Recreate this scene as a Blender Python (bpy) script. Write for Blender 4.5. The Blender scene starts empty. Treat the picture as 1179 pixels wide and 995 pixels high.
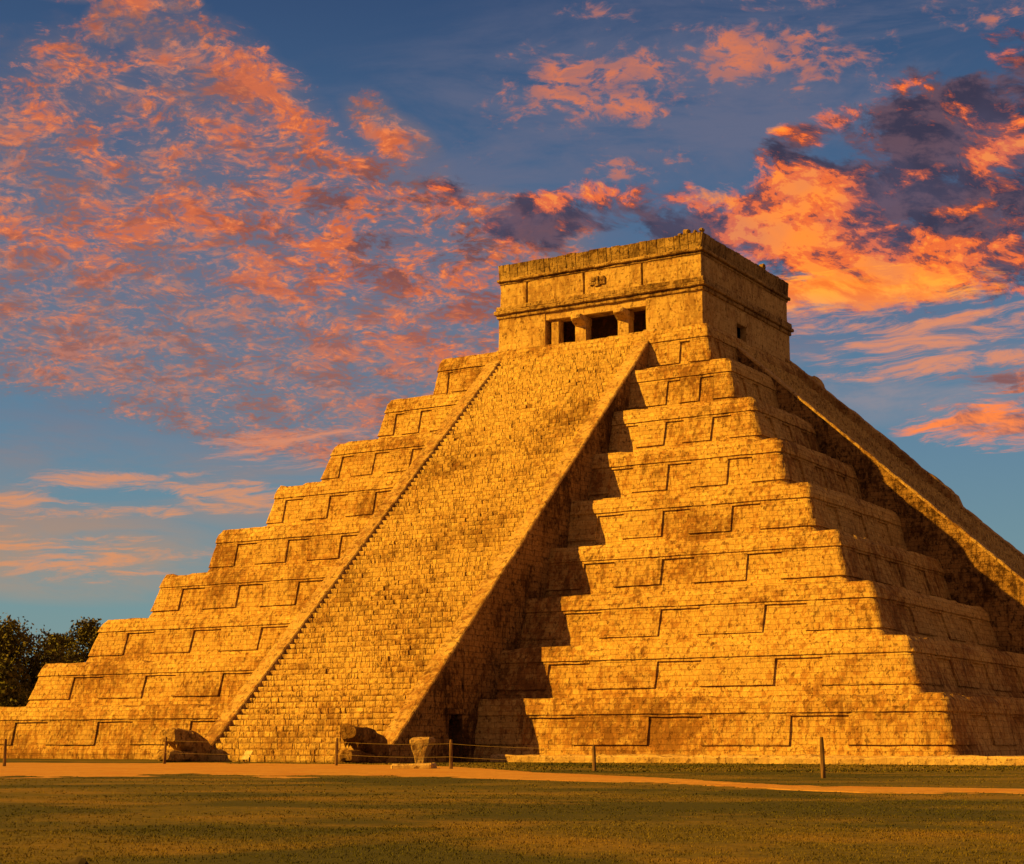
import bpy, bmesh, math, random
import numpy as np
from mathutils import Vector, noise, Matrix

random.seed(7)
rng = np.random.default_rng(7)
R = math.radians
scene = bpy.context.scene
col = scene.collection

# ------------------------------------------------------------------ helpers
def nz(x, y, z, s=1.0):
    return noise.noise(Vector((x*s, y*s, z*s)))

def tag(o, label=None, cat=None, group=None, kind=None):
    if label: o['label'] = label
    if cat: o['category'] = cat
    if group: o['group'] = group
    if kind: o['kind'] = kind
    return o

def empty(name, loc=(0, 0, 0), label=None, cat=None, group=None):
    o = bpy.data.objects.new(name, None)
    o.location = loc
    o.empty_display_size = .5
    col.objects.link(o)
    return tag(o, label, cat, group)

class MB:
    """collects vertices and faces for ONE mesh object"""
    def __init__(s):
        s.v, s.f, s.n = [], [], 0
    def add(s, verts, faces):
        b = len(s.v)
        s.v.extend([tuple(p) for p in verts])
        s.f.extend([tuple(i+b for i in f) for f in faces])
    def grid(s, P, close_u=False):
        """P: rows of points (list of lists)"""
        nr, nc = len(P), len(P[0])
        vs = [p for r in P for p in r]
        fs = []
        for i in range(nr-1):
            for j in range(nc if close_u else nc-1):
                k = (j+1) % nc
                fs.append((i*nc+j, i*nc+k, (i+1)*nc+k, (i+1)*nc+j))
        s.add(vs, fs)
    def build(s, name, mat, parent=None, smooth=False, origin=None):
        me = bpy.data.meshes.new(name)
        v = s.v
        if origin is not None:
            v = [(p[0]-origin[0], p[1]-origin[1], p[2]-origin[2]) for p in v]
        me.from_pydata(v, [], s.f)
        me.validate()
        me.update()
        if smooth:
            me.polygons.foreach_set('use_smooth', [True]*len(me.polygons))
        me.materials.append(mat)
        o = bpy.data.objects.new(name, me)
        if origin is not None: o.location = origin
        col.objects.link(o)
        if parent is not None:
            o.parent = parent
            if parent.parent is None and origin is None:
                o.matrix_parent_inverse = Matrix.Translation(-parent.location)
        return o

def ident(p): return p

def rough_box(mb, x0, x1, y0, y1, z0, z1, res=.35, amp=.02, seed=0., tr=ident, bev=.03, sides='xXyYzZ', chip=0.):
    """subdivided box with worn faces; tr maps local to world"""
    def seg(a, b):
        n = max(1, int(round((b-a)/res)))
        e = min(bev, (b-a)*.3)
        if n == 1: return [a, a+e, b-e, b] if e > 0 else [a, b]
        return [a, a+e] + [a+e+(b-a-2*e)*i/n for i in range(1, n)] + [b-e, b]
    xs, ys, zs = seg(x0, x1), seg(y0, y1), seg(z0, z1)
    def w(x, y, z):
        # pull the very edges in (bevel), then displace
        ex = (x in (x0, x1)) + (y in (y0, y1)) + (z in (z0, z1))
        cx, cy, cz = (x0+x1)/2, (y0+y1)/2, (z0+z1)/2
        if ex >= 2:
            k = bev*.6
            if x in (x0, x1): x += -k if x > cx else k
            if y in (y0, y1): y += -k if y > cy else k
            if z in (z0, z1): z += -k if z > cz else k
        q = (x+seed, y-seed, z+seed*.7)
        n = noise.noise_vector(Vector((q[0]*1.7, q[1]*1.7, q[2]*1.7)))*amp + noise.noise_vector(Vector((q[0]*5.1, q[1]*5.1, q[2]*5.1)))*amp*.6
        if chip and z == z1:
            c = noise.cell(Vector((q[0]*1.9, q[1]*1.9, 3.3)))
            z -= chip*c*abs(c)
        return tr((x+n.x, y+n.y, z+n.z))
    def face(A, B, f):
        mb.grid([[w(*f(a, b)) for a in A] for b in B])
    if 'y' in sides: face(xs, zs, lambda a, b: (a, y0, b))
    if 'Y' in sides: face(xs[::-1], zs, lambda a, b: (a, y1, b))
    if 'X' in sides: face(ys, zs, lambda a, b: (x1, a, b))
    if 'x' in sides: face(ys[::-1], zs, lambda a, b: (x0, a, b))
    if 'Z' in sides: face(xs, ys, lambda a, b: (a, b, z1))
    if 'z' in sides: face(xs, ys[::-1], lambda a, b: (a, b, z0))

# ------------------------------------------------------------------ node language
class NT:
    def __init__(s, tree): s.t = tree; s.n = tree.nodes; s.l = tree.links
    def put(s, node, idx, v):
        if isinstance(v, S): s.l.new(v.s, node.inputs[idx])
        elif v is not None: node.inputs[idx].default_value = v
    def math(s, op, a, b=None, c=None, clamp=False):
        m = s.n.new('ShaderNodeMath'); m.operation = op; m.use_clamp = clamp
        s.put(m, 0, a); s.put(m, 1, b)
        if c is not None: s.put(m, 2, c)
        return S(s, m.outputs[0])
    def vec(s, x, y, z):
        m = s.n.new('ShaderNodeCombineXYZ'); s.put(m, 0, x); s.put(m, 1, y); s.put(m, 2, z); return S(s, m.outputs[0])
    def sep(s, v):
        m = s.n.new('ShaderNodeSeparateXYZ'); s.put(m, 0, v); return [S(s, o) for o in m.outputs]
    def noise(s, v, scale, detail=4, rough=.55, dist=0., lac=2.0):
        m = s.n.new('ShaderNodeTexNoise'); s.put(m, 'Vector', v)
        for k, x in (('Scale', scale), ('Detail', detail), ('Roughness', rough), ('Distortion', dist), ('Lacunarity', lac)): m.inputs[k].default_value = x
        return S(s, m.outputs[0])
    def noisec(s, v, scale, detail=2):
        m = s.n.new('ShaderNodeTexNoise'); s.put(m, 'Vector', v)
        m.inputs['Scale'].default_value = scale; m.inputs['Detail'].default_value = detail
        return S(s, m.outputs[1])
    def voro(s, v, scale, feature='F1', out=0, rand=1.):
        m = s.n.new('ShaderNodeTexVoronoi'); m.feature = feature; s.put(m, 'Vector', v); m.inputs['Scale'].default_value = scale
        m.inputs['Randomness'].default_value = rand
        return S(s, m.outputs[out])
    def mix(s, f, a, b, mode='MIX'):
        m = s.n.new('ShaderNodeMix'); m.data_type = 'RGBA'; m.blend_type = mode
        s.put(m, 0, f)
        for i, v in ((6, a), (7, b)):
            if isinstance(v, S): s.l.new(v.s, m.inputs[i])
            else: m.inputs[i].default_value = (*v[:3], 1)
        return S(s, m.outputs[2])
    def step(s, v, lo, hi, a=0., b=1.):
        m = s.n.new('ShaderNodeMapRange'); m.interpolation_type = 'SMOOTHSTEP'
        s.put(m, 0, v)
        for i, x in ((1, lo), (2, hi), (3, a), (4, b)): m.inputs[i].default_value = x
        return S(s, m.outputs[0])
    def vmul(s, v, k):
        m = s.n.new('ShaderNodeVectorMath'); m.operation = 'MULTIPLY'; s.put(m, 0, v); s.put(m, 1, k); return S(s, m.outputs[0])
    def vadd(s, v, k):
        m = s.n.new('ShaderNodeVectorMath'); m.operation = 'ADD'; s.put(m, 0, v); s.put(m, 1, k); return S(s, m.outputs[0])
    def dot(s, v, k):
        m = s.n.new('ShaderNodeVectorMath'); m.operation = 'DOT_PRODUCT'; s.put(m, 0, v); s.put(m, 1, k); return S(s, m.outputs['Value'])
    def brick(s, v, bw, rh, mortar, smooth=.2, off=.5):
        m = s.n.new('ShaderNodeTexBrick'); s.put(m, 'Vector', v)
        m.inputs['Color1'].default_value = (0, 0, 0, 1); m.inputs['Color2'].default_value = (1, 1, 1, 1); m.inputs['Mortar'].default_value = (.5, .5, .5, 1)
        for k, x in (('Scale', 1.), ('Brick Width', bw), ('Row Height', rh), ('Mortar Size', mortar), ('Mortar Smooth', smooth)): m.inputs[k].default_value = x
        m.offset = off
        return S(s, m.outputs['Color']), S(s, m.outputs['Fac'])
class S:
    def __init__(s, nt, sock): s.nt = nt; s.s = sock
    def __add__(a, b): return a.nt.math('ADD', a, b)
    __radd__ = __add__
    def __sub__(a, b): return a.nt.math('SUBTRACT', a, b)
    def __rsub__(a, b): return a.nt.math('SUBTRACT', b, a)
    def __mul__(a, b): return a.nt.math('MULTIPLY', a, b)
    __rmul__ = __mul__
    def __truediv__(a, b): return a.nt.math('DIVIDE', a, b)
    def max(a, b): return a.nt.math('MAXIMUM', a, b)
    def min(a, b): return a.nt.math('MINIMUM', a, b)
    def sat(a): return a.nt.math('ADD', a, 0., clamp=True)
    def abs(a): return a.nt.math('ABSOLUTE', a)

def newmat(name):
    m = bpy.data.materials.new(name); m.use_nodes = True
    t = m.node_tree
    for n in list(t.nodes): t.nodes.remove(n)
    nt = NT(t)
    out = t.nodes.new('ShaderNodeOutputMaterial')
    b = t.nodes.new('ShaderNodeBsdfPrincipled')
    t.links.new(b.outputs[0], out.inputs[0])
    b.inputs['Roughness'].default_value = .95
    b.inputs['Specular IOR Level'].default_value = .12
    return m, nt, b

def pos(nt):
    g = nt.n.new('ShaderNodeNewGeometry'); return S(nt, g.outputs['Position']), S(nt, g.outputs['Normal']), S(nt, g.outputs['Random Per Island'])

def plain(name, base, rough=.8, var=.3, scale=6., stretch=(1, 1, .2)):
    m, nt, b = newmat(name); P, N_, i_ = pos(nt)
    f = nt.noise(nt.vmul(P, stretch), scale, 5, .6)
    c = nt.mix(nt.step(f, .35, .65), tuple(k*(1-var) for k in base), tuple(min(1, k*(1+var)) for k in base))
    nt.put(b, 'Base Color', c); b.inputs['Roughness'].default_value = rough
    set_bump(nt, b, f, .5, .01)
    return m
def set_bump(nt, b, h, strength, dist):
    m = nt.n.new('ShaderNodeBump'); m.inputs['Strength'].default_value = strength; m.inputs['Distance'].default_value = dist
    nt.put(m, 'Height', h); nt.l.new(m.outputs[0], b.inputs['Normal'])

STONE = (.66, .46, .165)
STONE_D = (.43, .26, .085)
STAIN = (.115, .05, .015)

def stone_mat(name, light=STONE, dark=STONE_D, stain=STAIN, bw=.55, rh=.3, mortar=.010, mortar_dark=.3, stain_amt=.5, streak=1., island=0., blockvar=.5, bump=.7, seed=0., patch=.55, rows=0.):
    m, nt, b = newmat(name)
    P, Nrm, isl = pos(nt)
    P = nt.vadd(P, (seed, seed*.37, 0))
    w = nt.noisec(P, 1.3, 2); w2 = nt.noisec(P, 5., 2)
    x, y, z = nt.sep(P)
    wx, wy, wz = nt.sep(w); vx, vy, vz = nt.sep(w2)
    u = x + y + (wx-.5)*.22 + (vx-.5)*.07
    v = z + (wz-.5)*.12 + (vz-.5)*.05
    bc, bf = nt.brick(nt.vec(u, v, 0.), bw, rh, mortar, .35)
    bv = nt.sep(bc)[0]
    # weathering
    stre = nt.noise(nt.vmul(P, (2.3, 2.3, .42)), 1.0, 5, .66)
    blot = nt.noise(nt.vmul(P, (1., 1., .55)), 3.4, 6, .70)
    fine = nt.noise(P, 5.2, 5, .70)
    mid = nt.noise(P, 1.0, 4, .6)
    big = nt.noise(P, .23, 3, .5)
    c = nt.mix(nt.step(fine*.55+blot*.45, .38, .62), dark, light)
    c = nt.mix(nt.step(bv, 0., 1., 0., blockvar), c, nt.mix(.5, dark, (dark[0]*.75, dark[1]*.7, dark[2]*.6)))
    # pale dry crust
    c = nt.mix(nt.step(mid*.5+fine*.5, .52, .64, 0., .6), c, (min(1, light[0]*1.2), light[1]*1.2, light[2]*1.15))
    # warm brown mottling, then dark stains: patches and drip streaks
    c = nt.mix(nt.step(blot+(fine-.5)*.35+(mid-.5)*.2+(big-.5)*.4+nt.step(z, 9., 0., 0., .035), .48, .61, 0., .80)*stain_amt, c, (stain[0]*2.05, stain[1]*1.7, stain[2]*1.2))
    st = nt.step(mid*.5 + fine*.5 + (big-.5)*.5, .60-.14*patch, .72-.10*patch, 0., .7)
    sk = nt.step(stre + (big-.5)*.5 + (fine-.5)*.35, .54, .68, 0., .8)
    sa = ((st.max(sk*streak))*stain_amt).sat()
    c = nt.mix(sa, c, stain)
    # pock marks
    pk = nt.step(nt.noise(nt.vmul(P, (1., 1., .75)), 5.2, 4, .66), .565, .65, 0., .72)
    c = nt.mix(pk, c, (stain[0]*.9, stain[1]*.85, stain[2]*.8))
    c = nt.mix(bf*mortar_dark, c, (stain[0]*.7, stain[1]*.65, stain[2]*.6))
    if island > 0:
        c = nt.mix(nt.step(isl, 0., 1., 0., 1.)*island, c, nt.mix(nt.math('FRACT', isl*7.13), stain, light))
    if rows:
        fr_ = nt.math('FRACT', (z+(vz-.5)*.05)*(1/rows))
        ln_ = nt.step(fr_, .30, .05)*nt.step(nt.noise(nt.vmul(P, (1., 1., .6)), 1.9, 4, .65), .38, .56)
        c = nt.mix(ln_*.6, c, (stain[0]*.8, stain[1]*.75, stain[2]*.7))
    nt.put(b, 'Base Color', c)
    h = (1.-bf)*.45 + bv*.3 + fine*1.1 + blot*.8 - pk*.8
    set_bump(nt, b, h, bump, .07)
    return m

M = {}
M['terrace'] = stone_mat('terrace_limestone', stain_amt=.9, streak=.9, bw=.40, rh=.25, mortar=.012, mortar_dark=.42)
M['panel'] = stone_mat('panel_limestone', light=(.64, .445, .16), dark=(.40, .245, .085), stain_amt=.9, bw=.40, rh=.25, mortar=.012, mortar_dark=.42)
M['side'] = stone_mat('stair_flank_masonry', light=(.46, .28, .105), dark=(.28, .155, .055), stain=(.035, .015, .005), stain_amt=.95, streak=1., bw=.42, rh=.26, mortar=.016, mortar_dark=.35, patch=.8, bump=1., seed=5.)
M['bal'] = stone_mat('balustrade_stone', light=(.60, .42, .18), dark=(.40, .25, .09), stain_amt=.85, bw=.9, rh=.45, seed=21., patch=.75)
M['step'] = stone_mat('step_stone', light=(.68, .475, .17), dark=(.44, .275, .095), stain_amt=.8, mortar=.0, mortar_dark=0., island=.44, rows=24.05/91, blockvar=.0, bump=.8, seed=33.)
M['core'] = stone_mat('joint_mortar', light=(.30, .19, .075), dark=(.2, .12, .045), stain_amt=.8, seed=3.)
M['temple'] = stone_mat('temple_plaster_stone', light=(.66, .47, .205), dark=(.47, .31, .12), stain_amt=.6, bw=.7, rh=.38, mortar=.008, mortar_dark=.35, blockvar=.3, seed=41., bump=.5)
M['mould'] = stone_mat('moulding_stone', light=(.58, .40, .17), dark=(.33, .205, .08), stain=(.07, .036, .014), stain_amt=1., bw=.8, rh=.5, seed=51., patch=.8)
M['parapet'] = stone_mat('parapet_stone', light=(.52, .36, .15), dark=(.28, .175, .07), stain=(.06, .032, .012), stain_amt=1., streak=1., bw=.45, rh=1.2, mortar=.02, mortar_dark=.3, seed=61., patch=1.15)
M['head'] = stone_mat('carved_stone', light=(.50, .32, .12), dark=(.28, .16, .055), stain=(.07, .032, .011), stain_amt=.9, mortar=0., mortar_dark=0., blockvar=0., seed=71., patch=.9, bump=1.)
M['rock'] = stone_mat('loose_stone', light=(.50, .34, .16), dark=(.34, .22, .1), stain_amt=.6, mortar=0., mortar_dark=0., blockvar=0., seed=81.)
M['plinth'] = stone_mat('plinth_stone', light=(.60, .43, .21), dark=(.48, .32, .14), stain_amt=.4, bw=.7, rh=.35, seed=91.)
M['inside'] = stone_mat('inner_wall_stone', light=(.12, .075, .035), dark=(.07, .042, .02), stain_amt=.8, seed=17.)  # shade put into the colour: inner stone darkened so the openings look dark

# ------------------------------------------------------------------ pyramid
HB = [27.65, 25.76, 23.55, 21.16, 18.88, 16.58, 14.36, 11.91, 9.47]
HT = [27.08, 24.99, 22.72, 20.40, 18.22, 15.84, 13.47, 11.21, 8.95]
ZT = [2.79, 5.24, 7.77, 10.41, 13.08, 15.85, 18.54, 21.33, 24.05]
ZB = [0.3] + ZT[:-1]
PITCH = [6.3, 5.4, 5.0, 4.3, 3.72, 3.28, 2.68, 2.0, 1.55]
REC = [[-24.54, -18.36, -11.88, 7.98, 14.16, 20.65], [-22.33, -16.98, -11.6, 8.01, 13.59, 19.21],
       [-20.59, -15.71, -10.96, 7.59, 12.69, 17.86], [-18.76, -14.56, -10.37, 7.4, 11.67, 16.08],
       [-16.68, -12.95, -9.2, 7.0, 10.67, 14.39], [-15.1, -11.85, -8.6, 6.55, 9.86, 13.21],
       [-12.92, -10.34, -7.7, 8.64-2.7, 8.64, 11.36], [-10.69, -8.7, 7.65, 9.63], [-8.55, 7.37]]
SW = 5.4          # half width of a staircase
BW = .86          # balustrade width

pyramid = empty('pyramid', (0, 0, 0), 'huge nine-tiered golden limestone step pyramid with steep stairways up its sides', 'pyramid')

def outline(w, rc, fine, coarse):
    keys = []
    def side(name, lo, hi, res):
        n = max(2, int((hi-lo)/res))
        return [(name, lo+(hi-lo)*i/n) for i in range(n)]
    L = w-rc-.02
    keys += side('f', -L, L, fine)
    keys += [('cfr', R(90)*i/7) for i in range(7)]
    keys += side('r', -L, L, fine)
    keys += [('crb', R(90)*i/3) for i in range(3)]
    keys += side('b', -L, L, coarse)
    keys += [('cbl', R(90)*i/3) for i in range(3)]
    keys += side('l', -L, L, coarse)
    keys += [('clf', R(90)*i/6) for i in range(6)]
    return keys
def opt(k, hw, rc):
    n, a = k; c = hw-rc
    if n == 'f': return (a, -hw), (0, -1)
    if n == 'r': return (hw, a), (1, 0)
    if n == 'b': return (-a, hw), (0, 1)
    if n == 'l': return (-hw, -a), (-1, 0)
    s, q = math.sin(a), math.cos(a)
    if n == 'cfr': d = (s, -q); o = (c, -c)
    elif n == 'crb': d = (q, s); o = (c, c)
    elif n == 'cbl': d = (-s, q); o = (-c, c)
    else: d = (-q, -s); o = (-c, -c)
    return (o[0]+d[0]*rc, o[1]+d[1]*rc), d
def wear(x, y, z, a=1.):
    return a*(.045*nz(x, y, z, .55) + .03*nz(x+9, y, z, 2.1) + .018*nz(x, y+5, z, 5.3))

for i in range(9):
    zb, zt = ZB[i], ZT[i]; h = zt-zb
    hb, hw = HB[i], HT[i]+.05
    rc = .36 if i < 7 else .3
    zc = .71
    def rec(f): return hb + (hw-hb)*f - .09
    def ln(f): return hb + (hw-hb)*f
    nxt = HB[i+1]-.5 if i < 8 else 3.
    rows = [(-.12, ln(0)-.04), (.0, ln(0)-.03), (.09, rec(.09)+.05), (.18, rec(.18)), (.3, rec(.3)), (.42, rec(.42)), (.54, rec(.54)), (.655, rec(.655)),
            (.66, rec(.66)+.1), (.708, rec(.708)+.1), (.712, ln(.712)+.075), (.80, ln(.8)+.07), (.90, ln(.9)+.045), (.985, hw+.0), (1., hw-.015), (1.004, hw-.45), (1.0, nxt)]
    keys = outline(hw-.35, rc, .24, 1.2)
    Pts = []
    for f, q in rows:
        row = []
        lip = f > .79
        for k in keys:
            (x, y), d = opt(k, q, rc)
            z = zb+f*h
            a = wear(x, y, z + (i*7.7)) * (.75 if f > .7 else .6)
            if f > .96:
                # broken lip: stones missing here and there
                ck = noise.cell(Vector((x*1.35+y*1.35, i*3.1, 1.7)))
                cz = noise.cell(Vector((x*.8+y*.8, i*5.1, 8.7)))
                if q > nxt+.01:
                    a -= .13*max(0., ck)**2
                    z += -.13*max(0., cz)**2 + .035*nz(x, y, i*3., 1.3) + .02*nz(x, y, i*5., 4.)
            elif .7 < f: a += .035*noise.cell(Vector((x*1.7+y*1.7, z*3.4, i)))
            row.append((x+d[0]*a, y+d[1]*a, z + (.02*nz(x, y, z, 1.1) if .6 < f < .75 else 0)))
        Pts.append(row)
    mb = MB(); mb.grid(Pts, close_u=True)
    if i == 8:
        n0 = len(mb.v)-len(keys)
        mb.f.append(tuple(range(n0, n0+len(keys))))
    ter = mb.build('terrace', M['terrace'], pyramid)
    # raised relief panels
    rw = .40*PITCH[i]
    recs = [(e, e+rw) for e in REC[i]]
    L = hw-.3-rc
    def fkeys(name, a, b, res=.3):
        n = max(2, int((b-a)/res)); return [(name, a+(b-a)*j/n) for j in range(n+1)]
    spans = []
    lastr = min(recs[-1][1], L-.1)
    spans.append(fkeys('l', L-1.3, L) + [('clf', R(90)*j/6) for j in range(1, 6)] + fkeys('f', -L, max(recs[0][0], -L+.12)))
    for side in ('f', 'r'):
        for (a0, a1), (b0, b1) in zip(recs[:-1], recs[1:]):
            if a1 < -SW and b0 > SW:
                spans.append(fkeys(side, a1, -SW+.25)); spans.append(fkeys(side, SW-.25, b0))
            elif b0-a1 > .15: spans.append(fkeys(side, a1, b0))
        if side == 'f':
            spans.append(fkeys('f', lastr, L) + [('cfr', R(90)*j/7) for j in range(1, 7)] + fkeys('r', -L, max(recs[0][0], -L+.12)))
    for sp in spans:
        th = .095
        fr = [.185, .20, .28, .36, .44, .52, .60, .658]
        rowsP = []
        jit = random.uniform(-.012, .012)
        for r_, f in enumerate([.185]+fr+[.658]):
            row = []
            for c_, k in enumerate([sp[0]]+sp+[sp[-1]]):
                edge = r_ == 0 or r_ == len(fr)+1 or c_ == 0 or c_ == len(sp)+1
                q = rec(f) - .05 if edge else rec(f)+th
                (x, y), d = opt(k, q, rc)
                z = zb+(f+jit*(f < .3))*h
                a = wear(x, y, z+i*7.7)*.6 + (0 if edge else .018*noise.cell(Vector((x*1.6+y*1.6, z*2.4, i+.5))))
                row.append((x+d[0]*a, y+d[1]*a, z+.02*nz(x, y, z, 2.3)))
            rowsP.append(row)
        pb = MB(); pb.grid(rowsP)
        pb.build('panel', M['panel'], ter)

# plinth round the right part of the base
def plinth():
    mb = MB()
    rough_box(mb, 7.3, 34.5, -29.3, -27.0, -.1, .30, .4, .06, 2., bev=.06, chip=.07)
    rough_box(mb, 27.0, 34.4, -27.02, 27., -.1, .297, .9, .05, 4., bev=.05)
    return mb.build('plinth', M['plinth'], pyramid)
plinth()

# ------------------------------------------------------------------ staircases
SL = .9135; Y0 = -33.8; Z0 = .96
def ztop(y): return Z0 + (y-Y0)*SL
NS = 91
def make_stair(tr, with_door, raised, seed):
    """local space is the front stair (climbs towards +y); tr maps it to the world"""
    yf = -34.75
    def wall(x, sgn, y0, y1, zlo, zhi_f, mb, sd):
        ny = max(1, int((y1-y0)/.35))
        Pw = []
        nzr = 14
        for r_ in range(nzr+1):
            row = []
            for j in range(ny+1):
                y = y0+(y1-y0)*j/ny
                zh = zhi_f(y); z = zlo + (zh-zlo)*r_/nzr
                a = .05*nz(y+sd, z, sd, .9) + .045*nz(y, z+sd, sd, 2.6) + .03*noise.cell(Vector((y*2.5, z*3.6, sd)))
                if r_ == nzr: a *= .3
                row.append(tr((x+sgn*a, y, z)))
            Pw.append(row if sgn > 0 else row[::-1])
        mb.grid(Pw)
    mb = MB()
    top = lambda y: max(.03, ztop(y)-.14)
    if with_door:
        d0, d1, dz = -29.62, -28.52, 2.08
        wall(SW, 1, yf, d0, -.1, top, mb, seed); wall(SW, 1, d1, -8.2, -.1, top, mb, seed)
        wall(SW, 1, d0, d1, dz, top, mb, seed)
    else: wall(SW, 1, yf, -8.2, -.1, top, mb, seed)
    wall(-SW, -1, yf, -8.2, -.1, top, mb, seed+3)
    # front toe under the balustrades
    for s in (-1, 1):
        xa, xb = sorted((s*SW, s*(SW-BW)))
        mb.add([tr((xa, yf, -.1)), tr((xb, yf, -.1)), tr((xb, yf, .1)), tr((xa, yf, .1))], [(0, 1, 2, 3)])
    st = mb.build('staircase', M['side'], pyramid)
    # stepped core behind the stones
    rise = 24.05/NS; run = rise/SL; ys = -34.45
    cb = MB()
    xa, xb = -SW+BW-.02, SW-BW+.02
    prev = None
    for k in range(NS):
        y = ys+k*run+.06; z0 = k*rise-.03; z1 = (k+1)*rise-.03
        cb.add([tr((xa, y, z0)), tr((xb, y, z0)), tr((xb, y, z1)), tr((xa, y, z1)), tr((xb, y+run, z1)), tr((xa, y+run, z1))],
               [(0, 1, 2, 3), (3, 2, 4, 5)])
    cb.build('step_core', M['core'], st)
    # step stones: each stone its own worn block, all steps one masonry mesh
    sb = MB(); rs = random.Random(int(seed*10)+5)
    for k in range(NS):
        x = xa+.02; y = ys+k*run; z0 = k*rise; z1 = z0+rise
        sag = rs.uniform(-.02, .02)
        while x < xb-.05:
            wd = rs.choice((.13, .17, .21, .27, .36))*rs.uniform(.8, 1.25)
            x2 = min(x+wd, xb-.02)
            if xb-.02-x2 < .12: x2 = xb-.02
            big = nz((x)*.6, k*.23, seed, 1.)
            rough = .008 + .012*max(0., big+.15)
            f = rs.gauss(0, rough); t = rs.gauss(0, rough*.55)+sag; g = rs.uniform(.0, .007)
            f = max(-.07, min(.10, f)); t = max(-.09, min(.05, t))
            if rs.random() < .012: f += .06; t -= .04
            xx0, xx1 = x+g*.5, x2-g*.5
            ya, yb = y+f, y+run+.12
            e = .03
            jj = lambda: rs.uniform(-.014, .014)
            q = [(xx0+jj(), ya+e+jj(), z0+.0), (xx1+jj(), ya+e+jj(), z0+.0), (xx1-.008+jj(), ya+jj(), z0+rise*.35), (xx0+.008+jj(), ya+jj(), z0+rise*.35),
                 (xx1-.01+jj(), ya+jj(), z1+t-e), (xx0+.01+jj(), ya+jj(), z1+t-e), (xx1-.015, ya+e*1.2, z1+t), (xx0+.015, ya+e*1.2, z1+t),
                 (xx1, yb, z1+t*.3), (xx0, yb, z1+t*.3), (xx0, yb, z0), (xx1, yb, z0)]
            fs = [(0, 1, 2, 3), (3, 2, 4, 5), (5, 4, 6, 7), (7, 6, 8, 9), (0, 3, 5, 7, 9, 10), (1, 11, 8, 6, 4, 2)]
            sb.add([tr(p) for p in q], fs)
            x = x2
    sb.build('steps', M['step'], st)
    # balustrades: sloping slabs of big stones
    for s in (-1, 1):
        bb = MB(); rs2 = random.Random(int(seed*7)+s)
        y = -34.3 if s > 0 or True else 0
        yend = -8.15
        xi, xo = s*(SW-BW), s*(SW+.03)
        Lr = [y]
        while Lr[-1] < yend:
            Lr.append(min(yend, Lr[-1]+rs2.uniform(.45, .95)))
        for ya, yb in zip(Lr[:-1], Lr[1:]):
            n = 3
            up0 = rs2.uniform(-.02, .025)
            for u in range(1):
                Pt = []
                for r_ in range(n+1):
                    yy = ya+.008+(yb-ya-.016)*r_/n
                    up = up0 + (raised if (s > 0 and yy > -18.6) else 0.)*(1+.25*nz(yy, s, seed, 1.)) - (.03 if r_ in (0, n) else 0)
                    zz = ztop(yy)+up
                    wv = .03*nz(yy, s*3., seed, 1.4)
                    prof = [(xi, -.75), (xi, -.06+up), (xi+s*.05, up), (xi+s*.36, up+.02*nz(yy, 3, seed, 2.)), (xi+s*.68, up+.02*nz(yy, 7, seed, 2.)), (xo-s*.06, up), (xo, up-.06), (xo, -.2)]
                    Pt.append([tr((px+wv*(abs(px) > SW-.1)+.012*nz(px*3, yy, seed, 2.), yy, ztop(yy)+dz_+.012*nz(yy*2, px, seed, 2.5))) for px, dz_ in prof])
                if s > 0: Pt = Pt[::-1]
                bb.grid(Pt)
                m_ = len(bb.v); k_ = 8
                bb.f.append(tuple(range(m_-k_, m_))); bb.f.append(tuple(range(m_-(n+1)*k_, m_-n*k_))[::-1])
        bb.build('balustrade', M['bal'], st)
    if with_door:
        nb = MB()
        t = 2.4
        xs = SW-.02
        rough_box(nb, xs-t, xs, d0-.4, d0, -.1, dz+.3, .4, .03, 1., tr, sides='Y')
        rough_box(nb, xs-t, xs, d1, d1+.4, -.1, dz+.3, .4, .03, 2., tr, sides='y')
        rough_box(nb, xs-t, xs, d0-.1, d1+.1, dz, dz+.3, .4, .03, 3., tr, sides='z')
        rough_box(nb, xs-t-.3, xs-t, d0-.1, d1+.1, -.1, dz+.1, .4, .03, 4., tr, sides='X')
        for ya_, yb_ in ((d0-.02, d0+.22), (d1-.24, d1+.02)):
            rough_box(nb, xs-.5, xs-.01, ya_, yb_, dz-.26, dz+.05, .2, .03, ya_, tr, bev=.08)
        nb.build('doorway', M['inside'], st)
        lb = MB()
        rough_box(lb, xs-.3, xs+.09, d0-.35, d1+.35, dz, dz+.27, .3, .03, 6., tr)
        lb.build('lintel', M['side'], st)
    return st

make_stair(ident, True, 0., 1.)
make_stair(lambda p: (-p[1], p[0], p[2]), False, .42, 4.)

# ------------------------------------------------------------------ temple
ZF = 24.05
temple = empty('temple', (0, 1.5, ZF), 'flat-roofed square stone temple with dark columned doorway on the pyramid top', 'temple')
TX = 7.05; TY0, TY1 = -5.3, 8.2
wb = MB()
o0, o1, oz = -3.64, 3.30, 26.62
th = 1.0
rough_box(wb, -TX, o0, TY0, TY0+th, ZF-.05, 27.2, .4, .02, 1.)
rough_box(wb, o1, TX, TY0, TY0+th, ZF-.05, 27.2, .4, .02, 2.)
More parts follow.
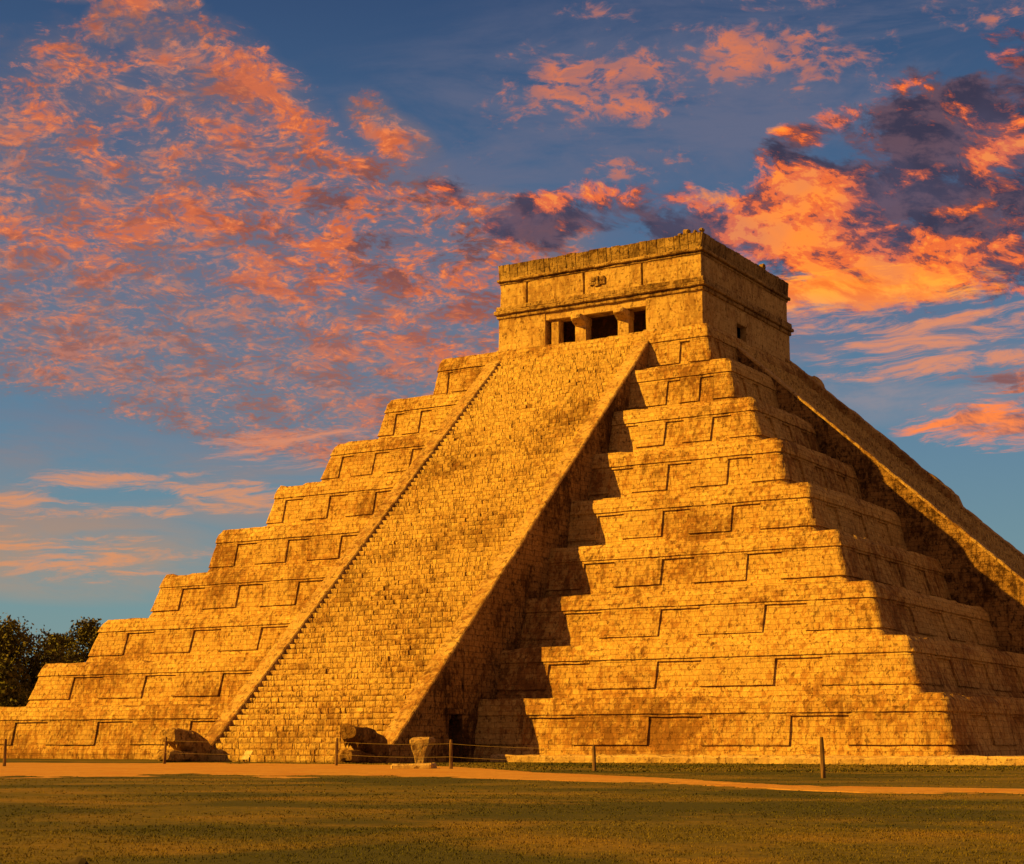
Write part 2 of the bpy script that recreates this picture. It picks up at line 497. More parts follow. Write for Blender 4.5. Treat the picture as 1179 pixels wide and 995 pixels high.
# right wall with a doorway
w0, w1, wz = -.35, 1.1, 26.15
rough_box(wb, TX-.45, TX-.004, TY0+th, w0, ZF-.05, 27.2, .4, .02, 3.)
rough_box(wb, TX-.45, TX-.004, w1, TY1, ZF-.05, 27.2, .4, .02, 4.)
rough_box(wb, TX-.45, TX-.004, w0-.02, w1+.02, wz, 27.2, .4, .02, 5.)
rough_box(wb, -TX+.004, -TX+th, TY0+th, TY1, ZF-.05, 27.2, .5, .02, 6.)
rough_box(wb, -TX+th, TX-th, TY1-th, TY1-.004, ZF-.05, 27.2, .5, .02, 7.)
wb.build('wall', M['temple'], temple)
ib = MB()
rough_box(ib, -TX+th, TX-th, TY0+3.2, TY0+4.0, ZF-.03, 27.1, .6, .03, 9.)
rough_box(ib, TX-th-2.6, TX-th-2.0, TY0+4.0, TY1-th, ZF-.03, 27.1, .6, .03, 10.)
rough_box(ib, -TX+.3, TX-.3, TY0+.4, TY1-.3, 27.05, 27.3, .8, .02, 11.)
ib.build('inner_wall', M['inside'], temple)
lb = MB(); rough_box(lb, o0-.02, o1+.02, TY0+.05, TY0+th-.05, oz, 27.19, .4, .015, 12.); lb.build('lintel', M['temple'], temple)
jb = MB(); rough_box(jb, o0+.3, -2.8, TY0+.22, TY0+.8, ZF, oz+.01, .4, .02, 13.); jb.build('door_jamb', M['temple'], temple)
# serpent columns: square-ish shafts with flaring capitals
for cx, wd in ((-1.22, .39), (1.71, .38)):
    cb = MB()
    Pc = []
    for zf in np.linspace(ZF, 26.05, 9):
        row = []
        for a in range(16):
            an = a/16*2*math.pi
            r = wd*1.08/max(abs(math.cos(an)), abs(math.sin(an)))**.75
            r *= 1+.04*nz(math.cos(an)*2, math.sin(an)*2+cx, zf, 2.)
            row.append((cx+r*math.cos(an)*.96, TY0+.45+r*math.sin(an)*.9, zf))
        Pc.append(row)
    cb.grid(Pc, close_u=True)
    colo = cb.build('column', M['temple'], temple)
    kb = MB()
    loft2 = [(TY0+.86, 26.32, .40, .31), (TY0+.5, 26.31, .42, .33), (TY0+.05, 26.31, .42, .33), (TY0-.15, 26.36, .41, .28), (TY0-.38, 26.42, .39, .22), (TY0-.52, 26.44, .33, .17), (TY0-.6, 26.44, .2, .1)]
    rowsk = []
    for (yy, zz, rx, rz) in loft2:
        row = []
        for a in range(20):
            an = a/20*2*math.pi; c_, s_ = math.cos(an), math.sin(an)
            k = 1+.10*nz(c_*2+cx, s_*2, yy*2, 1.7)
            row.append((cx+rx*k*math.copysign(abs(c_)**.5, c_), yy, zz+rz*k*math.copysign(abs(s_)**.5, s_)))
        rowsk.append(row)
    kb.grid(rowsk, close_u=True)
    kb.f.append(tuple(range(len(kb.v)-20, len(kb.v)))); kb.f.append(tuple(range(19, -1, -1)))
    kb.build('capital', M['temple'], colo)
# mouldings, frieze, cornice, parapet
def band(name, mat, x, y0, y1, z0, z1, res=.35, amp=.03, seed=0., chip=0., bev=.04):
    b_ = MB(); rough_box(b_, -x, x, y0, y1, z0, z1, res, amp, seed, bev=bev, chip=chip)
    return b_.build(name, mat, temple)
band('moulding', M['mould'], TX+.10, TY0-.10, TY1+.10, 27.10, 27.36, .3, .03, 21.)
band('moulding', M['mould'], TX+.24, TY0-.24, TY1+.24, 27.362, 27.60, .3, .035, 22.)
band('moulding', M['mould'], TX+.14, TY0-.14, TY1+.14, 27.602, 27.90, .3, .05, 23.)
FX = TX-.08
fb = MB()
slits = [-5.01, -.95, 3.05]
fy0 = TY0+.08
xs_ = [-FX] + slits + [FX]
for a_, b_ in zip(xs_[:-1], xs_[1:]):
    rough_box(fb, a_+(.055 if a_ != -FX else 0), b_-(.055 if b_ != FX else 0), fy0, fy0+.5, 27.88, 29.36, .4, .025, a_, bev=.03)
rough_box(fb, -FX+.01, FX-.004, fy0+.25, TY1-.1, 27.88, 29.36, .5, .03, 31.)
fr = fb.build('frieze', M['temple'], temple)
# weathered mask relief on the frieze
kb = MB()
for (mx, mz, mw, mh) in ((-.28, 28.78, .16, .14), (.02, 28.84, .12, .10), (.34, 28.80, .16, .14), (.03, 28.62, .10, .20), (-.22, 28.50, .14, .10), (.28, 28.48, .16, .10), (.04, 28.38, .2, .08), (-.42, 28.60, .08, .22), (.5, 28.6, .08, .22)):
    rough_box(kb, mx-mw, mx+mw, fy0-.10, fy0+.06, mz-mh, mz+mh, .12, .03, mx, bev=.03)
kb.build('mask_relief', M['mould'], fr)
band('cornice', M['mould'], TX-.02, TY0+.02, TY1-.02, 29.33, 29.50, .3, .03, 24.)
band('cornice', M['mould'], TX+.12, TY0-.12, TY1+.12, 29.502, 29.70, .3, .04, 25.)
# parapet: upright slabs, uneven tops, flaring slightly
pb = MB(); rp = random.Random(3)
def upright(a, wd, side):
    hgt = 30.62 + rp.uniform(-.022, .028)+.05*nz(a, 3., 1., .6)
    off = rp.uniform(-.018, .018)
    ft, fbm_ = .10+off, -.02+off*.5
    n = 4; Pq = []
    for r_ in range(n+1):
        f = r_/n; z = 29.68+(hgt-29.68)*f
        o = fbm_+(ft-fbm_)*f
        row = [(0, .5), (0, -o), (.04, -o-.025), (wd/2, -o-.03+rp.uniform(-.012, .012)), (wd-.045, -o-.025), (wd-.012, -o), (wd-.012, .5)]
        row = [(u+rp.uniform(-.008, .008), v) for u, v in row]
        Pq.append([(mapside(a+u, v, side)) + (z + (.02*nz(u*4+a, f, 1., 2.) if r_ == n else 0),) for u, v in row])
    pb.grid(Pq)
    m_ = len(pb.v); pb.f.append(tuple(range(m_-7, m_)))
def mapside(a, v, side):
    if side == 'f': return (a, TY0+.05+v)
    if side == 'r': return (TX-.05-v, a)
    if side == 'l': return (-TX+.05+v, -a)
    return (-a, TY1-.05-v)
for side, lo, hi in (('f', -TX+.0, TX), ('r', TY0, TY1), ('l', -TY1, -TY0), ('b', -TX, TX)):
    a = lo
    while a < hi-.02:
        wd = min(rp.uniform(.3, .75), hi-a)
        if hi-a-wd < .2: wd = hi-a
        upright(a, wd, side); a += wd
pb.build('parapet', M['parapet'], temple)
rb = MB(); rough_box(rb, -TX+.3, TX-.3, TY0+.3, TY1-.3, 29.69, 30.42, .8, .04, 40.); rb.build('roof', M['parapet'], temple)
# small loose stones and weed tufts left on the roof edge
for (x, y, z, s_) in ((6.0, -5.1, 30.6, .2), (5.55, -5.05, 30.6, .13), (6.55, -5.1, 30.62, .12), (7.0, -5.15, 30.66, .13), (6.95, 4.13, 30.6, .2)):
    qb = MB(); rough_box(qb, x-s_, x+s_, y-.14, y+.16, z, z+s_*1.9, .15, .05, x*3, bev=.07)
    qb.build('roof_stone', M['parapet'], temple)

# ------------------------------------------------------------------ carved serpent heads at the stair foot
def loft(mb, secs, n=18, seed=0., amp=.05, power=.6):
    """secs: (y, cx, cz, rx, rz): super-ellipse sections along -y"""
    rows = []
    for (y, cx, cz, rx, rz) in secs:
        row = []
        for a in range(n):
            an = a/n*2*math.pi
            c, s_ = math.cos(an), math.sin(an)
            px = cx+rx*math.copysign(abs(c)**power, c); pz = cz+rz*math.copysign(abs(s_)**power, s_)
            k = noise.noise_vector(Vector((px*2+seed, y*2, pz*2)))*amp + noise.noise_vector(Vector((px*6+seed, y*6, pz*6)))*amp*.4
            row.append((px+k.x, y+k.y, pz+k.z))
        rows.append(row)
    mb.grid(rows, close_u=True)
    m_ = len(mb.v); mb.f.append(tuple(range(m_-n, m_))); mb.f.append(tuple(range(m_-len(rows)*n, m_-(len(rows)-1)*n))[::-1])

def serpent(x, y, seed, label, curl):
    e = empty('serpent_head', (x, y, 0), label, 'sculpture', 'serpent heads at the foot of the stairway')
    K = .9
    def L_(mb, secs, n, sd, amp, power=.6):
        loft(mb, [(y+(q[0])*K, x+q[1]*K, q[2]*K, q[3]*K, q[4]*K) for q in secs], n, sd, amp, power)
    b_ = MB()
    L_(b_, [(.5, 0, .5, .52, .62), (.1, 0, .58, .58, .72), (-.4, 0, .80, .60, .66), (-.75, 0, 1.04, .58, .54), (-1.1, 0, 1.18, .54, .42), (-1.45, 0, 1.24+.06*curl, .52, .37), (-1.8, 0, 1.28+.12*curl, .50, .34), (-1.98, 0, 1.30+.16*curl, .44, .29), (-2.0, 0, 1.30+.16*curl, .2, .14)], 28, seed, .10, .42)
    hd = b_.build('upper_jaw', M['head'], e)
    j = MB()
    L_(j, [(.2, 0, .20, .50, .26), (-.4, 0, .24, .52, .26), (-1.0, 0, .24, .52, .25), (-1.6, 0, .28, .50, .27), (-2.0, 0, .33, .46, .29), (-2.25, 0, .34, .38, .24), (-2.3, 0, .34, .2, .12)], 24, seed+4, .09, .45)
    j.build('lower_jaw', M['head'], e)
    for s_ in (-1, 1):
        k = MB(); L_(k, [(-.55, s_*.52, 1.22, .05, .07), (-.65, s_*.55, 1.26, .13, .16), (-.85, s_*.55, 1.28, .14, .17), (-1.0, s_*.52, 1.26, .05, .07)], 12, seed+s_, .02, .9)
        k.build('eye', M['head'], hd)
        t = MB()
        for q in range(3):
            yy = y+(-1.15-q*.26)*K; xx = x+s_*.36*K; zt = .94*K
            t.add([(xx-.06, yy+.09, zt), (xx+.06, yy+.09, zt), (xx+.06, yy-.09, zt), (xx-.06, yy-.09, zt), (xx-.02, yy-.02, zt-.24)], [(0, 1, 4), (1, 2, 4), (2, 3, 4), (3, 0, 4)])
        t.build('teeth', M['head'], hd)
    return e
serpent(-4.95, -34.75, 2., 'open-mouthed carved stone serpent head at the left foot of the front stairway', .3)
serpent(4.95, -34.75, 9., 'open-jawed carved stone serpent head at the right foot of the front stairway', .9)

def boulder(name, c, r, seed, mat, label, cat, group=None, amp=.25, n=3):
    bm = bmesh.new(); bmesh.ops.create_icosphere(bm, subdivisions=n, radius=1.)
    for v in bm.verts:
        p = v.co.normalized()
        k = 1+amp*nz(p.x+seed, p.y, p.z, 1.4)+amp*.5*nz(p.x+seed, p.y, p.z, 3.4)
        # flatten some facets
        k = min(k, .93/max(.2, abs(p.x*.55+p.z*.75+.2*math.sin(seed))))
        v.co = Vector((p.x*r[0]*k, p.y*r[1]*k, p.z*r[2]*k))
    me = bpy.data.meshes.new(name); bm.to_mesh(me); bm.free(); me.materials.append(mat)
    o = bpy.data.objects.new(name, me); o.location = c; col.objects.link(o)
    return tag(o, label, cat, group)
M['dark_rock'] = plain('dark_rock', (.05, .038, .025), .9, .3, 8., (1, 1, 1))
boulder('stone', (39.69, -86.0, .0), (.13, .11, .115), 5., M['dark_rock'], 'small dark rounded stone in the lawn at the very front', 'stone')

# standing capital-like stone
pbm = MB()
px, py = 8.95, -37.0
def wedge(p):
    f = max(0., min(1., (p[2]-.08)/.78)); k = .40+.60*f**1.15
    c, s_ = math.cos(R(18)), math.sin(R(18)); X, Y = p[0]*k-.07*(1-f), p[1]*k
    return (px+X*c-Y*s_, py+X*s_+Y*c, p[2]*(1+.03*X))
rough_box(pbm, -.45, .45, -.38, .38, -.03, 1.04, .16, .05, 4., wedge, bev=.07)
tag(pbm.build('carved_pedestal', M['rock'], origin=(px, py, 0)), 'upright carved stone with broad flat top and narrow base, right of the serpent head', 'carved stone')
# flat slab
sbm = MB()
def slab_tr(p):
    c, s_ = math.cos(R(24)), math.sin(R(24)); return (15.9+p[0]*c-p[1]*s_, -47.7+p[0]*s_+p[1]*c, p[2]+p[0]*.03)
rough_box(sbm, -.68, .68, -.42, .42, -.04, .17, .2, .03, 2., slab_tr, bev=.05)
tag(sbm.build('stone_slab', M['plinth'], origin=(15.9, -47.7, 0)), 'flat pale stone slab lying at the edge of the path', 'stone slab')

# ------------------------------------------------------------------ wood, sign, rope
M['wood'] = plain('weathered_wood', (.15, .085, .045), .85, .45, 20., (1, 1, .12))
M['rope'] = plain('old_rope', (.24, .16, .08), .9, .2)
M['board'] = plain('sign_board', (.5, .38, .22), .6, .15)
M['bark'] = plain('tree_bark', (.09, .06, .04), .9, .4, 4.)

POSTS = [(-10.5, -44.6, 1.0, 0., 'leftmost'), (.74, -51.03, .97, 0., ''), (.32, -42.43, 1.07, 3., ''), (9.31, -43.11, 1.01, 1.5, ''), (17.5, -47.97, .93, 0., ''), (23.0, -48.62, .77, 0., ''), (32.53, -54.8, .96, -1., '')]
PL = [None, 'short wooden barrier post at the far left edge, before the lowest tier', 'leaning wooden barrier post just left of the left serpent head',
      'wooden barrier post in front of the lower stair steps', 'wooden barrier post below the dark doorway in the stair flank', 'shortest wooden barrier post, before the middle of the right lowest tier', 'tallest-looking pale wooden barrier post at the right, nearest to the viewer']
for (x, y, h_, lean, _), lab in zip(POSTS, PL):
    if lab is None: continue
    b_ = MB(); rows = []
    for r_ in range(8):
        z = h_*r_/7
        rr = (.062-.012*r_/7)*(1 if r_ < 7 else .8)
        dx = math.tan(R(lean))*z
        rows.append([(x+dx+rr*math.cos(a)*(1+.2*nz(math.cos(a), math.sin(a), z+x, 2.)), y+rr*math.sin(a)*(1+.2*nz(math.cos(a), math.sin(a), z+y, 2.)), z-.02 if r_ == 0 else z) for a in [k/10*2*math.pi for k in range(10)]])
    b_.grid(rows, close_u=True); m_ = len(b_.v); b_.f.append(tuple(range(m_-10, m_)))
    tag(b_.build('barrier_post', M['wood'], origin=(x, y, 0)), lab, 'post', 'rope barrier posts on the lawn')
for fr_, lab in ((.86, 'upper thin rope strung between the barrier posts'), (.42, 'lower thin rope strung between the barrier posts')):
    b_ = MB()
    for (a, b2) in zip(POSTS[:-2], POSTS[1:-1]):
        pa = Vector((a[0], a[1]-.06, a[2]*fr_)); pb_ = Vector((b2[0], b2[1]-.06, b2[2]*fr_))
        rows = []
        for k in range(9):
            t = k/8; p = pa.lerp(pb_, t); p.z -= .05*4*t*(1-t)
            rows.append([(p.x, p.y+(.004)*math.cos(q), p.z+(.004)*math.sin(q)) for q in (0, R(72), R(144), R(216), R(288))])
        b_.grid(rows, close_u=True)
    tag(b_.build('rope', M['rope'], origin=(9.3, -43.1, .5)), lab, 'rope')
sg = empty('information_sign', (-.6, -36.6, 0), 'small pale slanted information board on short legs at the stair foot', 'sign')
b_ = MB(); rough_box(b_, -.2, .2, -.2, .2, -.015, .015, .3, .0, 0., lambda p: (-.35+p[0]+p[1]*.25, -36.6+p[1]*math.cos(R(62)), .32+p[1]*math.sin(R(62))+p[2]), bev=.004); b_.build('board', M['board'], sg)
for dx in (-.5, -.2):
    b_ = MB(); rough_box(b_, dx-.025, dx+.025, -36.62, -36.57, -.02, .34, .3, 0., 0., bev=.004); b_.build('leg', M['wood'], sg)

# ------------------------------------------------------------------ ground, path, grass
def ground_mat():
    m, nt, b = newmat('dry_lawn'); P, N_, i_ = pos(nt)
    a = nt.noise(P, .35, 5, .6); f = nt.noise(P, 6., 5, .7); g = nt.noise(P, .17, 5, .6)
    c = nt.mix(nt.step(f, .3, .7), (.054, .045, .007), (.105, .080, .012))
    c = nt.mix(nt.step(a, .44, .66, 0., .75), c, (.16, .098, .016))
    c = nt.mix(nt.step(g, .47, .58, 0., .9), c, (.038, .038, .006))
    nt.put(b, 'Base Color', c); set_bump(nt, b, f+a*2., .8, .05)
    return m
def path_mat():
    m, nt, b = newmat('sandy_path'); P, N_, i_ = pos(nt)
    f = nt.noise(P, 5., 5, .7); a = nt.noise(P, .5, 4, .6)
    c = nt.mix(nt.step(f, .3, .7), (.31, .155, .038), (.42, .225, .062))
    c = nt.mix(nt.step(a, .45, .62, 0., .7), c, (.33, .145, .032))
    c = nt.mix(nt.step(nt.noise(P, 1.6, 5, .7), .55, .68, 0., .6), c, (.16, .105, .026))
    nt.put(b, 'Base Color', c); set_bump(nt, b, f+a, .6, .04)
    return m
M['lawn'] = ground_mat(); M['path'] = path_mat()
g = MB(); G = 900.
g.add([(-G, -G, 0), (G, -G, 0), (G, G, 0), (-G, G, 0)], [(0, 1, 2, 3)])
tag(g.build('ground', M['lawn']), kind='structure')

# path: its far and near borders seen from the viewer's side, as ground points; wide trodden earth on the left, narrow to the right
CAM = Vector((47.4267, -93.6835, .81)); YAW = R(31.1828); PIT = R(10.4255)
TANP, COSP, SINP = math.tan(PIT), math.cos(PIT), math.sin(PIT)
FARE = ([-500, 0, 250, 450, 520, 600, 640, 760, 900, 1000, 1179, 1600], [880.5, 878.5, 878.5, 880.5, 883, 888, 891, 896.5, 904, 907, 909.5, 916])
NEAR = ([-500, 0, 130, 250, 330, 450, 550, 640, 700, 800, 900, 1000, 1179, 1600], [903, 899, 897, 894, 898, 895, 897, 898.5, 900.5, 903.5, 909, 913, 915, 921])
def ground_pt(px, py):
    dx_ = (px-589.5)/1948.64; dy_ = (497.5-py)/1948.64
    f = (-math.sin(YAW)*COSP, math.cos(YAW)*COSP, SINP); rr_ = (math.cos(YAW), math.sin(YAW), 0)
    uu = (math.sin(YAW)*SINP, -math.cos(YAW)*SINP, COSP)
    d = [f[k]+rr_[k]*dx_+uu[k]*dy_ for k in range(3)]
    t = -CAM.z/d[2]
    return CAM.x+d[0]*t, CAM.y+d[1]*t
def path_h(x, y, v):
    """height of the trodden earth; sinks below the turf where grass has taken over. v: 0 far border .. 1 near border"""
    e = 1-abs(2*v-1)
    n = .75*nz(x, y, 0, .13)+.6*nz(x, y, 3., .36)+.45*nz(x, y, 6., 1.1)+.3*nz(x, y, 9., 3.2)
    n *= 1+1.1*min(1, max(0, (x-20)/10))
    bias = (.12 if v < .5 else -.14) - .16*min(1, max(0, (x-24)/14))
    k = min(1, max(0, (x-20)/10))
    return .004+max(-.04, min(.014, .05*(min(e, .6)+bias-.12)+.034*n*(1.15-min(e, .75)*(1-.8*k))-.10*max(0, 1-e/.16)))
FK = [ground_pt(a, b) for a, b in zip(*FARE)]; NK = [ground_pt(a, b) for a, b in zip(*NEAR)]
NPX = 640
cols = np.linspace(-500, 1600, NPX)
fy_ = np.interp(cols, *FARE); ny_ = np.interp(cols, *NEAR)
rowsP = []
for px, a, b in zip(cols, fy_, ny_):
    F, N = ground_pt(px, a-.6), ground_pt(px, b+1.0)
    row = []
    for j in range(81):
        v = j/80
        X, Y = F[0]+(N[0]-F[0])*v, F[1]+(N[1]-F[1])*v
        row.append((X, Y, path_h(X, Y, v)))
    rowsP.append(row[::-1])
b_ = MB(); b_.grid(rowsP)
tag(b_.build('path', M['path'], smooth=True), kind='structure')
def on_path(x, y):
    d = Vector((x, y, 0))-CAM
    fz = d.x*-math.sin(YAW)*COSP+d.y*math.cos(YAW)*COSP+d.z*SINP
    px = 589.5+1948.64*(d.x*math.cos(YAW)+d.y*math.sin(YAW))/fz
    F, N = ground_pt(px, float(np.interp(px, *FARE))-.6), ground_pt(px, float(np.interp(px, *NEAR))+1.)
    L2 = (N[0]-F[0])**2+(N[1]-F[1])**2
    v = ((x-F[0])*(N[0]-F[0])+(y-F[1])*(N[1]-F[1]))/L2
    return 0 <= v <= 1 and path_h(x, y, v) > -.004
def grass(n, dmin, dmax, hmin, hmax, wid, seed):
    r = np.random.default_rng(seed)
    d = np.sqrt(r.uniform(dmin**2, dmax**2, n)) ; d = dmin+(d-dmin)
    an = YAW+r.uniform(-R(22), R(22), n)
    x = CAM.x-np.sin(an)*d; y = CAM.y+np.cos(an)*d
    keep = np.ones(n, bool)
    for i in range(n):
        if on_path(x[i], y[i]): keep[i] = False
        elif nz(x[i], y[i], 2., .35)+.6*nz(x[i], y[i], 5., 1.1) < -.42+.5*r.random()-.25: keep[i] = False
    return x[keep], y[keep], r
def grass_mesh(specs):
    V, F = [], []
    base = 0
    for (n, dmin, dmax, hmin, hmax, wid, nb, seed) in specs:
        x, y, r = grass(n, dmin, dmax, hmin, hmax, wid, seed)
        for b in range(nb):
            m = len(x)
            a = r.uniform(0, 2*np.pi, m); rad = r.uniform(0, .05, m)
            bx = x+np.cos(a)*rad; by = y+np.sin(a)*rad
            h = r.uniform(hmin, hmax, m); w = wid*r.uniform(.7, 1.3, m)
            pa = r.uniform(0, 2*np.pi, m); lean = h*r.uniform(.2, 1.3, m); la = r.uniform(0, 2*np.pi, m)
            v = np.empty((m, 3, 3))
            v[:, 0] = np.stack([bx-np.cos(pa)*w, by-np.sin(pa)*w, np.full(m, -.005)], 1)
            v[:, 1] = np.stack([bx+np.cos(pa)*w, by+np.sin(pa)*w, np.full(m, -.005)], 1)
            v[:, 2] = np.stack([bx+np.cos(la)*lean, by+np.sin(la)*lean, h], 1)
            V.append(v.reshape(-1, 3))
    V = np.concatenate(V); nt_ = len(V)//3
    me = bpy.data.meshes.new('grass')
    me.vertices.add(len(V)); me.vertices.foreach_set('co', V.ravel())
    me.loops.add(len(V)); me.loops.foreach_set('vertex_index', np.arange(len(V), dtype=np.int32))
    me.polygons.add(nt_); me.polygons.foreach_set('loop_start', np.arange(0, len(V), 3, dtype=np.int32))
    me.update(); me.validate()
    return me
def grass_mat():
    m, nt, b = newmat('grass_blades'); P, N_, isl = pos(nt)
    a = nt.noise(P, .35, 5, .6); g_ = nt.noise(P, .17, 5, .6)
    c = nt.mix(isl, (.075, .063, .009), (.15, .112, .016))
    c = nt.mix(nt.step(a, .44, .66, 0., .75), c, (.19, .118, .02))
    c = nt.mix(nt.step(g_, .47, .58, 0., .9), c, (.058, .058, .008))
    nt.put(b, 'Base Color', c); b.inputs['Roughness'].default_value = .7
    return m
me = grass_mesh([(12000, 10.5, 17., .006, .022, .005, 4, 1), (10000, 16.5, 28., .006, .022, .008, 4, 2), (7000, 27.5, 52., .006, .025, .016, 3, 3), (7000, 50., 72., .02, .06, .03, 3, 4)])
me.materials.append(grass_mat())
go = bpy.data.objects.new('grass', me); col.objects.link(go)
tag(go, 'short dry olive grass covering the lawn before the pyramid', 'grass', kind='stuff')

# ------------------------------------------------------------------ trees
def leaf_mat(name, a, b2):
    m, nt, b = newmat(name); P, N_, isl = pos(nt)
    f = nt.noise(P, .8, 3, .6)
    c = nt.mix(isl, a, b2); c = nt.mix(nt.step(f, .45, .7, 0., .6), c, tuple(k*1.5 for k in b2))
    nt.put(b, 'Base Color', c); b.inputs['Roughness'].default_value = .6
    return m
M['leafA'] = leaf_mat('dark_foliage', (.036, .036, .009), (.105, .09, .02))
M['leafB'] = leaf_mat('green_foliage', (.05, .055, .010), (.15, .135, .024))
def tree(x, y, h, rad, zlow, mat, label, seed, nleaf=15000, leaf=.30):
    r = np.random.default_rng(seed)
    e = empty('broadleaf_tree', (x, y, 0), label, 'tree', 'trees beyond the left side of the pyramid')
    t = MB()
    def limb(p0, p1, r0, r1):
        p0, p1 = Vector(p0), Vector(p1); d = (p1-p0).normalized(); s_ = d.orthogonal().normalized(); q = d.cross(s_)
        rows = []
        for k in range(5):
            f = k/4; p = p0.lerp(p1, f)+Vector((nz(f*2, seed, p0.x), nz(f*2, seed+3, p0.y), 0))*.25*f*(1-f)*4; rr = r0+(r1-r0)*f
            rows.append([tuple(p+(s_*math.cos(a)+q*math.sin(a))*rr) for a in [j/8*2*math.pi for j in range(8)]])
        t.grid(rows, close_u=True)
    limb((x, y, -.2), (x+.2, y, h*.4), .32, .22)
    cl_ = []
    nc = 16
    for k in range(nc):
        a = k*2.4+r.uniform(-.4, .4); f = (k+.5)/nc
        zz = zlow+.8+(h-zlow-1.9)*f
        rr = rad*(.78 if f < .6 else .78*(1-(f-.6)/.42))*r.uniform(.55, 1.05)
        c = np.array([x+math.cos(a)*rr, y+math.sin(a)*rr, zz]); cr = r.uniform(.95, 1.6)*rad/4.2
        if f > .9: c[2] = h-cr*.9
        cl_.append((c, cr))
        limb((x+.2, y, h*.3+.1*zz), tuple(c), .13, .04)
    t.build('trunk', M['bark'], e)
    V = []
    per = nleaf//nc
    for c, cr in cl_:
        u = r.normal(size=(per, 3)); u /= np.linalg.norm(u, axis=1)[:, None]
        rr = cr*(r.uniform(0, 1, per)**.45)*(1+.35*r.normal(size=per)*.5)
        # sub-clumps: pull towards a few twig ends
        tw = r.normal(size=(14, 3)); tw /= np.linalg.norm(tw, axis=1)[:, None]; tw = c+tw*cr*r.uniform(.6, 1.15, (14, 1))
        p = c+u*rr[:, None]*np.array([1., 1., .8])
        sel = r.random(per) < .6
        p[sel] = tw[r.integers(0, 14, sel.sum())]+r.normal(size=(sel.sum(), 3))*cr*.2
        a = r.normal(size=(per, 3)); a /= np.linalg.norm(a, axis=1)[:, None]
        b = np.cross(a, r.normal(size=(per, 3))); b /= np.linalg.norm(b, axis=1)[:, None]
        L = leaf*r.uniform(.6, 1.25, per)[:, None]
        V.append(np.stack([p-a*L*.5, p+b*L*.28, p+a*L*.5, p-b*L*.28], 1).reshape(-1, 3))
    V = np.concatenate(V)
    V[:, 2] = np.maximum(V[:, 2], .3)
    me = bpy.data.meshes.new('crown')
    me.vertices.add(len(V)); me.vertices.foreach_set('co', (V-np.array([x, y, 0])).ravel())
    me.loops.add(len(V)); me.loops.foreach_set('vertex_index', np.arange(len(V), dtype=np.int32))
    me.polygons.add(len(V)//4); me.polygons.foreach_set('loop_start', np.arange(0, len(V), 4, dtype=np.int32))
    me.update(); me.validate(); me.materials.append(mat)
    o = bpy.data.objects.new('crown', me); col.objects.link(o); o.parent = e
    return e
def at_depth(px, t):
    """world ground point on the bearing of a photo column, t metres away"""
    a = YAW-math.atan((px-589.5)/1948.6); return CAM.x-math.sin(a)*t, CAM.y+math.cos(a)*t
TR = [(16, 134, 10.1, 4.6, 2.2, 'leafA', 'tall dark rounded tree at the left edge behind the pyramid', 1),
      (108, 150, 11.3, 4.1, 2.4, 'leafA', 'dark tree partly hidden behind the second tier on the left', 2),
      (66, 140, 9.2, 3.4, 1.2, 'leafB', 'medium green tree filling the gap between two dark trees', 3),
      (10, 118, 6.0, 2.2, .8, 'leafB', 'low bright green bushy tree in front of the tall dark tree', 4),
      (-75, 140, 11.2, 4.2, 1.5, 'leafA', 'dark tree standing just outside the left edge', 5)]
for px_, t_, h_, rad_, zl_, mm, lab, sd in TR:
    x_, y_ = at_depth(px_, t_); tree(x_, y_, h_, rad_, zl_, M[mm], lab, sd)

# ------------------------------------------------------------------ sky
SUN = Vector((-.60, -.585, .545)).normalized()
world = bpy.data.worlds.new('World'); scene.world = world; world.use_nodes = True
wt = world.node_tree
for n in list(wt.nodes): wt.nodes.remove(n)
nt = NT(wt)
wo = wt.nodes.new('ShaderNodeOutputWorld'); bg = wt.nodes.new('ShaderNodeBackground'); wt.links.new(bg.outputs[0], wo.inputs[0])
tc = wt.nodes.new('ShaderNodeTexCoord'); D = S(nt, tc.outputs['Generated'])
sky = wt.nodes.new('ShaderNodeTexSky'); sky.sky_type = 'NISHITA'; sky.sun_disc = False
sky.sun_elevation = math.asin(SUN.z); sky.sun_rotation = math.atan2(SUN.x, SUN.y)
sky.air_density = 1.; sky.dust_density = .6; sky.ozone_density = 3.
skyc = S(nt, sky.outputs[0])
dx, dy, dz = nt.sep(D)
fw = (-math.sin(YAW), math.cos(YAW), 0); rt = (math.cos(YAW), math.sin(YAW), 0)
A = nt.math('ARCTAN2', nt.dot(D, rt), nt.dot(D, fw))*57.2958      # bearing from the pyramid, degrees
E_ = nt.math('ARCSINE', dz)*57.2958                               # elevation, degrees
ramp = wt.nodes.new('ShaderNodeValToRGB'); wt.links.new((E_/40.).sat().s, ramp.inputs[0])
els = ramp.color_ramp.elements
els[0].position = 0.; els[0].color = (.22, .30, .27, 1)
els[1].position = 1.; els[1].color = (.012, .035, .115, 1)
for p_, c_ in ((.11, (.16, .29, .31, 1)), (.24, (.11, .225, .325, 1)), (.38, (.075, .165, .295, 1)), (.50, (.045, .108, .225, 1)), (.62, (.026, .066, .165, 1))):
    e_ = els.new(p_); e_.color = c_
base = S(nt, ramp.outputs[0])
base = nt.mix(.12, base, nt.mix(1., skyc, (.10, .085, .075), 'MULTIPLY'))
def px2ae(px, py): return (px-589.5)*.0301, 24.6-py*.0288+(.0000012*(py-420)**2)
def blob(px, py, rx, ry, rot=0., w=1.):
    a0, e0 = px2ae(px, py); c, s_ = math.cos(R(rot)), math.sin(R(rot))
    da = A-a0; de = E_-e0
    u = (da*c+de*s_)/(rx*.0301); v = (de*c-da*s_)/(ry*.0288)
    return (1.-(u*u+v*v)).max(0.)*w
